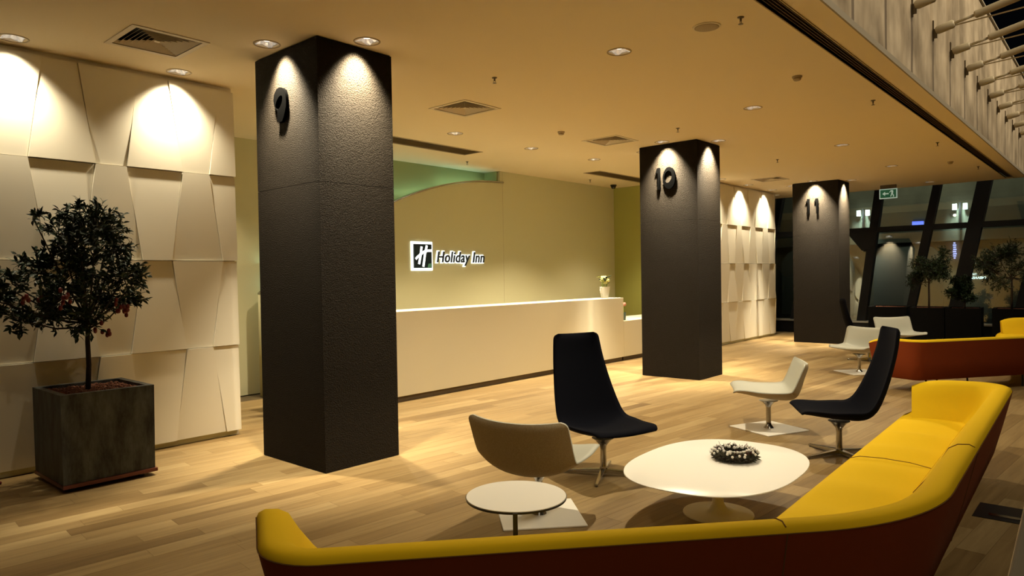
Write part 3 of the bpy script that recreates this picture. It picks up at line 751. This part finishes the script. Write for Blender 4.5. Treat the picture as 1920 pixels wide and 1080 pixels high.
# ================================================================== sofas
def unit(v): l = hypot(*v); return (v[0] / l, v[1] / l)
B0 = (2.905, .531); d2 = unit((.752, -.659)); E2 = (B0[0] - d2[0] * 2.375, B0[1] - d2[1] * 2.375); n2 = (-d2[1], d2[0])
E1 = (6.66, .425 + .0365 * 6.66); d1 = unit((E1[0] - B0[0], E1[1] - B0[1])); n1 = (-d1[1], d1[0])
AL = .70
VTX = [(E2[0] + .33, E2[1] + .62), E2, B0, E1, (E1[0] - .14, E1[1] + .69)]
RAD = [0, .24, 1.15, .24, 0]
def off_path(u, V=VTX, R=RAD, ns=(7, 30, 44, 7), nc=(9, 15, 9)):
    dirs = [unit((V[i + 1][0] - V[i][0], V[i + 1][1] - V[i][1])) for i in range(len(V) - 1)]
    nor = [(-d[1], d[0]) for d in dirs]     # left normal = inside
    P = [(V[0][0] + nor[0][0] * u, V[0][1] + nor[0][1] * u)]
    arcs = []
    for i in range(1, len(V) - 1):
        a, b_ = nor[i - 1], nor[i]; k = u / (1 + a[0] * b_[0] + a[1] * b_[1])
        c = (V[i][0] + (a[0] + b_[0]) * k, V[i][1] + (a[1] + b_[1]) * k)
        r = max(R[i] - u, .03)
        turn = atan2(dirs[i - 1][0] * dirs[i][1] - dirs[i - 1][1] * dirs[i][0], dirs[i - 1][0] * dirs[i][0] + dirs[i - 1][1] * dirs[i][1])
        tl = r * math.tan(turn / 2)
        s_ = (c[0] - dirs[i - 1][0] * tl, c[1] - dirs[i - 1][1] * tl); cc = (s_[0] + a[0] * r, s_[1] + a[1] * r)
        arcs.append([(cc[0] - r * (a[0] * cos(turn * t / (nc[i - 1] - 1)) - a[1] * sin(turn * t / (nc[i - 1] - 1))),
                      cc[1] - r * (a[0] * sin(turn * t / (nc[i - 1] - 1)) + a[1] * cos(turn * t / (nc[i - 1] - 1)))) for t in range(nc[i - 1])])
    end = (V[-1][0] + nor[-1][0] * u, V[-1][1] + nor[-1][1] * u)
    out = []
    cur = P[0]
    for i, arc in enumerate(arcs):
        for t in range(ns[i]): out.append((cur[0] + (arc[0][0] - cur[0]) * t / ns[i], cur[1] + (arc[0][1] - cur[1]) * t / ns[i]))
        out += arc[:-1]; cur = arc[-1]
    for t in range(ns[-1] + 1): out.append((cur[0] + (end[0] - cur[0]) * t / ns[-1], cur[1] + (end[1] - cur[1]) * t / ns[-1]))
    return out
RIM = off_path(0.0); NP = len(RIM)
I_ARM1 = 7 + 8; I_ARM2 = NP - 1 - 7 - 8     # corner spans
def arm_drop(i):       # rim height falls towards the arm fronts
    if i < 7: t = 1 - i / 7
    elif i > NP - 8: t = 1 - (NP - 1 - i) / 7
    else: t = 0
    return t ** 4 * .06
def sofa(origin, label, full=True):
    o = empty('sofa', (origin[0], origin[1], 0), label=label, cat='sofa', group='mustard angled sofas')
    def strip(prof, closed=False):
        rows = []
        paths = {u: off_path(u) for u, z in prof}
        for i in range(NP):
            dz = arm_drop(i)
            rows.append([(paths[u][i][0], paths[u][i][1], z - dz * max(0, (z - .35) / .35)) for u, z in prof])
        return rows
    outer = [(.15, .168), (.118, .195), (.065, .40), (.012, .62), (0, .672), (.020, .672), (.085, .40), (.14, .20), (.17, .168)]
    bs = MB().loft(strip(outer)).build('back_shell', M['rust'], o, autosmooth=50)
    inner = [(.0025, .676), (.010, .694), (.035, .706), (.085, .700), (.125, .675), (.165, .60), (.225, .50), (.285, .42), (.32, .36), (.30, .20), (.14, .20), (.09, .40), (.024, .674)]
    bc = MB().loft(strip(inner)).build('back_cushion', M['yellow'], o, autosmooth=50)
    # seat over both wings, between the arms
    a0, a1 = 7 + 5, NP - 1 - 12
    seatp = [(.275, .36), (.29, .415), (.40, .432), (.55, .437), (.68, .430), (.735, .412), (.762, .375), (.765, .33), (.74, .20), (.72, .175), (.30, .175)]
    V2 = [(VTX[1][0] + d2[0] * .20, VTX[1][1] + d2[1] * .20), B0, (VTX[3][0] - d1[0] * .20, VTX[3][1] - d1[1] * .20)]
    pp = {u: off_path(u, V2, [0, 1.15, 0], (26, 40), (15,)) for u, z in seatp}
    n_ = len(pp[.275]); rows = []
    for i in range(n_):
        t = i / (n_ - 1)
        rows.append([(pp[u][i][0], pp[u][i][1], z + ((.013 * sin(i * .95) + .006 * sin(i * .41)) if .38 < u < .7 and z > .4 else 0)) for u, z in seatp])
    st = MB().loft(rows).build('seat', M['yellow'], o, autosmooth=50)
    # seams across seat and back
    def seam(i_seat, i_back):
        MB().tube([(pp[u][i_seat][0], pp[u][i_seat][1], z + .001) for u, z in seatp[1:7]], .0024, 5).build('seam', M['seam'], st)
        P_ = strip(inner)[i_back]; MB().tube([tuple(Vector(p) + Vector((0, 0, .002))) for p in P_[1:8]], .0024, 5).build('seam', M['seam'], bc)
        P_ = strip(outer)[i_back]; MB().tube(P_[1:5], .003, 5).build('seam', M['seam'], bs)
    seam(26 + 14 + 18, 7 + 8 + 30 + 14 + 12)
    seam(24, 7 + 8 + 28)
    MB().tube([(RIM[i][0], RIM[i][1], .6745 - arm_drop(i) * .97) for i in range(0, NP)], .0022, 5).build('piping', M['seam'], bs)
    fr = off_path(.66); bk = off_path(.22)
    for i, pth in ((19, fr), (34, fr), (66, fr), (100, fr), (20, bk), (44, bk), (75, bk), (102, bk)):
        MB().tube([(pth[i][0], pth[i][1], 0), (pth[i][0], pth[i][1], .19)], .012, 8).build('leg', M['black'], o)
    return o
s1 = sofa((0, 0), 'mustard yellow angled sofa in the foreground with rust brown back')
s2 = copy_tree(s1); s2.location = (9.09, -.19, 0); s2.rotation_euler = (0, 0, .095)
s2['label'] = 'angled sofa at the right rear showing its rust brown back'

# ================================================================== chairs
def shell(profile, widths, curve, n=44, nv=17, th=.040):
    nn = 200; pick = [round((.35 * t + .65 * (.5 - .5 * cos(pi * t))) * (nn - 1)) for t in [i / (n - 1) for i in range(n)]]
    top, bot = [], []
    C, Lw, Lk = ([q[i] for i in pick] for q in (spline([(p[0], 0, p[1]) for p in profile], nn), spline([(a, 0, 0) for a in widths], nn), spline([(a, 0, 0) for a in curve], nn)))
    acc = [0]
    for i in range(1, n): acc.append(acc[-1] + (C[i] - C[i - 1]).length)
    tot = acc[-1]; rc = .045
    for i in range(n):
        d = (C[min(i + 1, n - 1)] - C[max(i - 1, 0)]).normalized(); N_ = Vector((d.z, 0, -d.x))   # sitter side
        if N_.z < 0 and i < n // 3: N_ = -N_
        e = min(acc[i], tot - acc[i]); cut = rc - sqrt(max(rc * rc - max(rc - e, 0) ** 2, 0))
        hw = Lw[i].x / 2 - cut
        rt_, rb_ = [], []
        for j in range(nv):
            v = -1 + 2 * j / (nv - 1)
            p = C[i] + Vector((0, hw * v, 0)) + N_ * (Lk[i].x * abs(v) ** 2.2)
            edge = max(abs(v) ** 6, max(0, 1 - e / .05) ** 2)
            t_ = th * (1 - .72 * edge)
            rt_.append(p + N_ * (t_ * .5)); rb_.append(p - N_ * (t_ * .5))
        top.append(rt_); bot.append(rb_)
    return top, bot
def make_shell(o, prof, wid, cur, m_in, m_out):
    top, bot = shell(prof, wid, cur)
    a = MB(); a.loft(top, cap=False, closed=False)
    n, nv = len(top), len(top[0])
    # orient + rim (inner upholstery includes the edge)
    rim = MB()
    loop = [(0, j) for j in range(nv)] + [(i, nv - 1) for i in range(1, n)] + [(n - 1, j) for j in range(nv - 2, -1, -1)] + [(i, 0) for i in range(n - 2, 0, -1)]
    rim.loft([[top[i][j] for i, j in loop], [bot[i][j] for i, j in loop]], cap=False)
    a.add(rim.v, rim.f)
    b_ = MB(); b_.loft(bot, cap=False, closed=False)
    x = a.build('upholstery', m_in, o, autosmooth=50); y = b_.build('outer_shell', m_out, o, smooth=True)
    for q in (x, y):
        import bmesh
        bm = bmesh.new(); bm.from_mesh(q.data); bmesh.ops.remove_doubles(bm, verts=bm.verts, dist=.0003); bmesh.ops.recalc_face_normals(bm, faces=bm.faces); bm.to_mesh(q.data); bm.free()
LOWP = [(.335, .385), (.315, .398), (.25, .388), (.12, .358), (-.02, .335), (-.14, .325), (-.215, .335), (-.262, .375), (-.292, .45), (-.325, .565), (-.365, .685)]
LOWW = [.61, .63, .66, .685, .70, .71, .715, .72, .72, .72, .72]
LOWK = [.030, .035, .05, .065, .085, .10, .11, .105, .09, .075, .065]
HIP = [(.335, .372), (.315, .384), (.25, .376), (.12, .354), (-.02, .338), (-.13, .332), (-.21, .356), (-.275, .425), (-.332, .56), (-.385, .735), (-.428, .92), (-.455, 1.105)]
HIW = [.58, .59, .61, .63, .645, .645, .635, .62, .58, .525, .475, .43]
HIK = [.030, .035, .045, .06, .08, .09, .095, .09, .075, .06, .05, .045]
def low_chair(name='lounge_chair'):
    o = empty(name, (0, 0, 0))
    make_shell(o, LOWP, LOWW, LOWK, M['grey'], M['tweed'])
    MB().box(-.27, .27, -.27, .27, .001, .013).build('base_plate', M['white'], o, bevel=.003)
    MB().lathe([(.05, .0135), (.045, .022), (.027, .05), (.024, .07), (.024, .22), (.03, .245), (.06, .275), (.095, .292)], n=20).build('pedestal', M['chrome'], o, autosmooth=50)
    return o
def high_chair(name='high_back_chair'):
    o = empty(name, (0, 0, 0))
    make_shell(o, HIP, HIW, HIK, M['navy'], M['navy'])
    MB().lathe([(.03, .045), (.032, .05), (.026, .07), (.024, .20), (.028, .235), (.06, .275), (.09, .297)], n=20).build('pedestal', M['chrome'], o, autosmooth=50)
    for k in range(4):
        a = k * pi / 2; c_, s_ = cos(a), sin(a)
        def P_(r, t, z): return (r * c_ - t * s_, r * s_ + t * c_, z)
        MB().hexa([P_(.0, -.026, .016), P_(.35, -.013, .006), P_(.35, .013, .006), P_(.0, .026, .016)],
                  [P_(.0, -.022, .052), P_(.35, -.011, .022), P_(.35, .011, .022), P_(.0, .022, .052)]).build('foot_arm', M['chrome'], o, bevel=.003)
        MB().lathe([(.011, 0), (.011, .0055)], (.335 * c_, .335 * s_, 0), 8).build('glide', M['black'], o)
    return o
def spin(o, chair_yaw, base_yaw):
    o.rotation_euler = (0, 0, radians(chair_yaw))
    for ch in o.children:
        if ch.name.startswith(('base_plate', 'foot_arm', 'glide')):
            ch.rotation_euler = (0, 0, radians(base_yaw - chair_yaw))
lows = [(3.60, 2.97, 12, 48, 'low grey chair with its brown tweed back turned to us, behind the round side table'),
        (7.06, 2.77, 117, 66, 'low light grey chair facing left between column ten and the coffee table'),
        (11.82, 3.19, 166, 48, 'low light grey chair beside the left end of the rear sofa'),
        (14.75, 3.25, -136, 40, 'low light grey chair farthest back, showing above the rear sofa')]
lc = None
for x, y, a, b_, lab in lows:
    o = low_chair() if lc is None else copy_tree(lc)
    lc = lc or o
    o.location = (x, y, 0); spin(o, a, b_); tag(o, lab, 'chair', 'low grey lounge chairs')
highs = [(4.66, 3.17, -114, 25, 'high-back navy chair at the centre, beside the low tweed-backed chair'),
         (6.42, 1.90, 120, 62, 'high-back navy chair seen in profile beside the yellow sofa'),
         (13.50, 3.48, -66, 20, 'high-back navy chair far back, half hidden behind column eleven')]
hc_ = None
for x, y, a, b_, lab in highs:
    o = high_chair() if hc_ is None else copy_tree(hc_)
    hc_ = hc_ or o
    o.location = (x, y, 0); spin(o, a, b_); tag(o, lab, 'chair', 'high-back navy chairs')

# ================================================================== coffee table, wreath, side table
TB = (4.37, 2.06)
o = empty('coffee_table', (TB[0], TB[1], 0), radians(3), label='large white coffee table with rounded square top on a trumpet foot', cat='table')
def sup(a, b_, n=2.5, k=72): return [(a * math.copysign(abs(cos(t)) ** (2 / n), cos(t)), b_ * math.copysign(abs(sin(t)) ** (2 / n), sin(t))) for t in [2 * pi * i / k for i in range(k)]]
m = MB(); m.loft([[(x, y, z) for x, y in sup(.725 * f_, .525 * f_)] for f_, z in ((.93, .312), (.99, .322), (1, .325), (1, .329), (.997, .331))]).build('tabletop', M['white'], o, autosmooth=45)
MB().lathe([(.23, .0005), (.228, .006), (.20, .012), (.12, .018), (.06, .035), (.038, .07), (.032, .15), (.034, .24), (.05, .29), (.09, .3115)], n=40).build('pedestal', M['white'], o, autosmooth=45)
wr = empty('wreath', (4.55, 2.02, .331), label='small dry wreath with white berries on the coffee table', cat='wreath')
rnd = random.Random(5); ring, sprigs, berries, twigs = MB(), MB(), MB(), MB()
ring.loft([[((.115 + .022 * cos(t)) * cos(p), (.115 + .022 * cos(t)) * sin(p), .024 + .022 * sin(t)) for t in [2 * pi * k / 7 for k in range(7)]] for p in [2 * pi * k / 28 for k in range(29)]], cap=False)
for k in range(900):
    p, t = rnd.random() * 6.283, rnd.uniform(-.5, 3.6)
    c = Vector((.115 * cos(p), .115 * sin(p), .024)); d = Vector((cos(t) * cos(p), cos(t) * sin(p), sin(t)))
    d = (d + Vector((rnd.uniform(-.7, .7), rnd.uniform(-.7, .7), rnd.uniform(-.2, .5)))).normalized()
    a = c + d * .015; b_ = c + d * rnd.uniform(.035, .062); b_.z = max(b_.z, .003); a.z = max(a.z, .003)
    s_ = d.cross(Vector((rnd.random(), rnd.random(), rnd.random()))).normalized() * .0042
    sprigs.add([a - s_, (a + b_) / 2 - s_ * 1.4, b_, (a + b_) / 2 + s_ * 1.4], [(0, 1, 2, 3)])
for k in range(75):
    p, t = rnd.random() * 6.283, rnd.uniform(.5, 2.6); r_ = .048
    berries.ball(((.115 + r_ * cos(t)) * cos(p), (.115 + r_ * cos(t)) * sin(p), .026 + r_ * sin(t)), .0092, 7, 5)
for k in range(22):
    p = rnd.random() * 6.283; c = Vector((.115 * cos(p), .115 * sin(p), .05)); d = Vector((rnd.uniform(-1, 1), rnd.uniform(-1, 1), rnd.uniform(.4, 1.2))).normalized()
    twigs.tube([c, c + d * rnd.uniform(.03, .055)], .0016, 4)
ring.build('ring', M['bark'], wr, smooth=True); stuff(sprigs.build('sprigs', M['needle'], wr)); stuff(berries.build('berries', M['berry'], wr, smooth=True)); stuff(twigs.build('twigs', M['fruit'], wr))
o = empty('side_table', (2.62, 2.31, 0), radians(-140), label='small round white side table with black edge and single black leg', cat='table')
MB().lathe([(.235, .488), (.252, .490), (.254, .500)], n=56).build('edge_band', M['black'], o, autosmooth=40)
MB().lathe([(.2505, .5003), (.250, .5035)], n=56).build('tabletop', M['white'], o, autosmooth=40)
MB().box(.235, .262, -.011, .011, .012, .4985).build('leg', M['black'], o)
MB().box(-.19, .262, -.13, .13, .001, .0115).build('base', M['black'], o, bevel=.003)

# ================================================================== planters and trees
def planter(loc, rz, label, wx=.68, wy=.72, h=.69, zm='zinc'):
    o = empty('planter', loc, rz, label=label, cat='planter', group='square planter boxes')
    a, b_ = wx / 2, wy / 2
    MB().box(-a + .0, a + .01, -b_ - .01, b_, .035, .062).build('base_board', M['mahogany'], o)
    m = MB()
    for sx, sy in ((-1, -1), (1, -1), (1, 1), (-1, 1)):
        m.lathe([(.03, 0), (.03, .034)], (sx * (a - .09), sy * (b_ - .09), 0), 10)
    stuff(m.build('castors', M['black'], o))
    t_, zb, zt = .05, .063, .063 + h
    R4 = lambda f, e: [(-a * f + e, -b_ * f + e), (a * f - e, -b_ * f + e), (a * f - e, b_ * f - e), (-a * f + e, b_ * f - e)]
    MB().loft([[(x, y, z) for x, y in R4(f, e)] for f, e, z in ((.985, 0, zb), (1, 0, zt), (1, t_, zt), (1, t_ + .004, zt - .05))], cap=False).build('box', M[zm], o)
    MB().box(-a + t_ + .001, a - t_ - .001, -b_ + t_ + .001, b_ - t_ - .001, zt - .09, zt - .028).build('soil', M['soil'], o)
    m = MB(); rnd = random.Random(8)
    for k in range(420):
        m.ball((rnd.uniform(-a + .075, a - .075), rnd.uniform(-b_ + .075, b_ - .075), zt - .024), rnd.uniform(.008, .014), 5, 3)
    stuff(m.build('clay_pebbles', M['soil'], o))
    return o
def leaf_mesh(nm, L_, W_, m_, fold=.25, curl=.2):
    v = []
    for t, wf in ((0, .06), (.3, .85), (.6, .9), (1, .03)):
        z = curl * L_ * (t - t * t) ; hw = W_ / 2 * wf
        v += [(t * L_, -hw, z + fold * hw), (t * L_, 0, z), (t * L_, hw, z + fold * hw)]
    f = []
    for k in range(3):
        for j in range(2): f.append((k * 3 + j, k * 3 + 3 + j, k * 3 + 4 + j, k * 3 + 1 + j))
    me = bpy.data.meshes.new(nm); me.from_pydata(v, [], f); me.materials.append(m_)
    return me
LEAVES = [leaf_mesh('leaf', .058, .024, M['leaf']), leaf_mesh('leaf', .048, .021, M['leaf2'], .35, -.2), leaf_mesh('leaf', .066, .026, M['leaf2'], .2, .35), leaf_mesh('leaf', .052, .022, M['leaf'], .3, .1)]
def orient(d, rnd):
    d = d.normalized(); a = Vector((0, 0, 1)) if abs(d.z) < .95 else Vector((1, 0, 0))
    y_ = a.cross(d).normalized(); z_ = d.cross(y_); R_ = Matrix((d, y_, z_)).transposed()
    return R_ @ Matrix.Rotation(rnd.uniform(-1.0, 1.0), 3, 'X')
def tree(base, trunk_top, clumps, label, n_leaf, seed, individual=0, fruits=0, group='potted trees', ls=1.0):
    rnd = random.Random(seed); bx, by, bz = base
    o = empty('potted_tree', base, label=label, cat='tree', group=group)
    tt = Vector(trunk_top) - Vector(base)
    MB().tube([(0, 0, 0), (tt.x * .4 + .006, tt.y * .4, tt.z * .35), (tt.x * .8 - .004, tt.y * .8, tt.z * .7), tt], [.021, .019, .018, .016], 9).build('trunk', M['bark'], o, smooth=True)
    br = MB(); tips = []
    tot = sum(r ** 2 for *_, r in clumps)
    for (x, y, z, r) in clumps:
        c = Vector((x, y, z)) - Vector(base)
        st = tt * rnd.uniform(.86, 1.0)
        mid = (st + c) / 2 + Vector((0, 0, -.04))
        br.tube([st, mid, c], [.010, .007, .004], 5)
        nt_ = max(4, int(n_leaf * r * r / tot / 9))
        for k in range(nt_):
            d = Vector((rnd.gauss(0, 1), rnd.gauss(0, 1), rnd.gauss(.15, 1))).normalized()
            e = c + d * r * rnd.uniform(.65, 1.12)
            s0 = c + d * r * rnd.uniform(0, .25)
            br.tube([s0, (s0 + e) / 2 + Vector((0, 0, .01)), e], [.0035, .0028, .0015], 4)
            tips.append((s0, e))
    br.build('branches', M['bark'], o)
    items = []
    for s0, e in tips:
        d = e - s0
        for k in range(9):
            t = .25 + .75 * (k + rnd.random() * .6) / 9
            p = s0 + d * t
            q = (d.normalized() * rnd.uniform(.3, 1) + Vector((rnd.gauss(0, .8), rnd.gauss(0, .8), rnd.gauss(.1, .6))))
            items.append((p, orient(q, rnd), rnd.randrange(4), rnd.uniform(.75, 1.15) * ls))
    def score(it):   # outermost and towards the viewer first
        p = it[0] + Vector(base); return (p - Vector((0, 0, 1.6))).length - .9 * (it[0] - tt).length
    items.sort(key=score)
    for it in items[:individual]:
        lo = bpy.data.objects.new('leaf', LEAVES[it[2]]); COL.objects.link(lo); lo.parent = o
        lo.matrix_local = Matrix.Translation(it[0]) @ (it[1] * it[3]).to_4x4()
    m = MB()
    src = [[v.co.copy() for v in me.vertices] for me in LEAVES]; fs = [tuple(p.vertices) for p in LEAVES[0].polygons]
    for p, R_, vi, sc in items[individual:]:
        m.add([p + (R_ @ v) * sc for v in src[vi]], fs)
    if m.v: stuff(m.build('foliage', M['leaf'], o))
    for k in range(fruits[0] if fruits else 0):
        f_ = fruits[1][k % len(fruits[1])]
        c = Vector(f_) - Vector(base) + Vector((rnd.gauss(0, .03), rnd.gauss(0, .03), rnd.gauss(0, .03)))
        fr_ = MB().lathe([(.003, .022), (.012, .016), (.0155, .0), (.013, -.013), (.004, -.02)], c, 8).build('fruit', M['fruit'], o, smooth=True)
    return o
def back_project(px_, py_, Y):
    d = fwd * FPX + rt * (px_ - 960) + up * (540 - py_); return Vector((0, 0, 1.6)) + d * (Y / d.y)
planter((2.03, 6.44, 0), 0, 'square weathered zinc planter on a red board, at the left')
CL = [(180, 425, 52, -.1), (110, 440, 40, .1), (215, 470, 42, .15), (62, 408, 16, -.1), (232, 520, 42, -.15), (150, 505, 58, .0), (72, 505, 46, .15), (22, 532, 34, -.1),
      (40, 600, 34, .0), (15, 570, 30, .2), (118, 560, 52, -.2), (190, 560, 42, .2), (240, 560, 30, .05), (90, 590, 36, .2), (158, 602, 34, -.1), (262, 517, 20, -.1), (205, 430, 36, .2),
      (150, 450, 45, -.25), (-20, 560, 36, .0), (-25, 520, 30, .2), (120, 410, 22, .0), (150, 395, 22, .1)]
cl = []
for (x, y, r, dy) in CL:
    p = back_project(x, y, 6.42 + dy); cl.append((p.x, p.y, p.z, r / FPX * (p - Vector((0, 0, 1.6))).dot(fwd)))
fp = [back_project(228, 575, 6.25), back_project(195, 620, 6.3), back_project(120, 560, 6.1), back_project(60, 555, 6.2), back_project(240, 585, 6.2)]
tree((1.99, 6.44, .728), (2.0, 6.43, 1.30), cl, 'small round-headed tree with dark leaves and red fruit in the zinc planter at the left', 6500, 21, individual=290, fruits=(34, fp))
# fallen fruit
o = MB().lathe([(.003, .001), (.012, .004), (.016, .014), (.012, .024), (.003, .028)], (1.45, 6.80, 0), 10).build('fallen_fruit', M['fruit'], smooth=True)
tag(o, 'single red fruit fallen on the floor left of the zinc planter', 'fruit')
for (x, y, tz, lab, plab, seed, rr) in ((17.0, 3.20, 1.42, 'dark potted tree before the end window, left of the lit lettering', 'dark planter box under the left window tree', 31, .38),
                                    (17.0, 2.56, .96, 'low bushy dark plant between the two window trees', 'dark planter box between the two window trees', 33, .25),
                                    (17.0, 1.76, 1.42, 'dark potted tree before the end window at the right picture edge', 'dark planter box under the right window tree', 35, .50)):
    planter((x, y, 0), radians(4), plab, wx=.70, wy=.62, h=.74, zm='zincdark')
    rnd = random.Random(seed)
    cl = [(x + rnd.uniform(-.8, .8) * rr, y + rnd.uniform(-.9, .9) * rr, tz + .22 + rnd.uniform(-.75, .8) * rr, rr * rnd.uniform(.42, .6)) for k in range(11)]
    tree((x, y, .778), (x, y, tz), cl, lab, 5200, seed, group='trees at the end windows', ls=.85)
for (x, y, lab) in ((17.2, 4.0, 'low dark planter box left of the window trees'),):
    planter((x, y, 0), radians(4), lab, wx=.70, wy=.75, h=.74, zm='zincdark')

# ================================================================== bits at the right edge
o = empty('floor_outlet', (5.5, .61, 0), radians(0), label='dark floor outlet box with a metal strip behind the sofa', cat='outlet')
MB().box(-.17, .17, -.16, .16, .0005, .004).build('lid', M['black'], o)
MB().box(-.10, -.05, -.15, .08, .0045, .007).build('metal_strip', M['chrome'], o)
dv = Vector((.178, -.178, 1)); p0 = Vector((1.75, .37, 0)); rv = Vector((.66, -.75, 0)) * .28; fv = Vector((.99, .14, 0)) * .2
q = [p0, p0 + rv, p0 + rv + fv, p0 + fv + rv * .12]
po = MB().hexa(q, [p + dv * 3.6 for p in q]).build('leaning_post', M['postwhite'], bevel=.015)
tag(po, 'pale leaning steel post at the right picture edge', 'post')
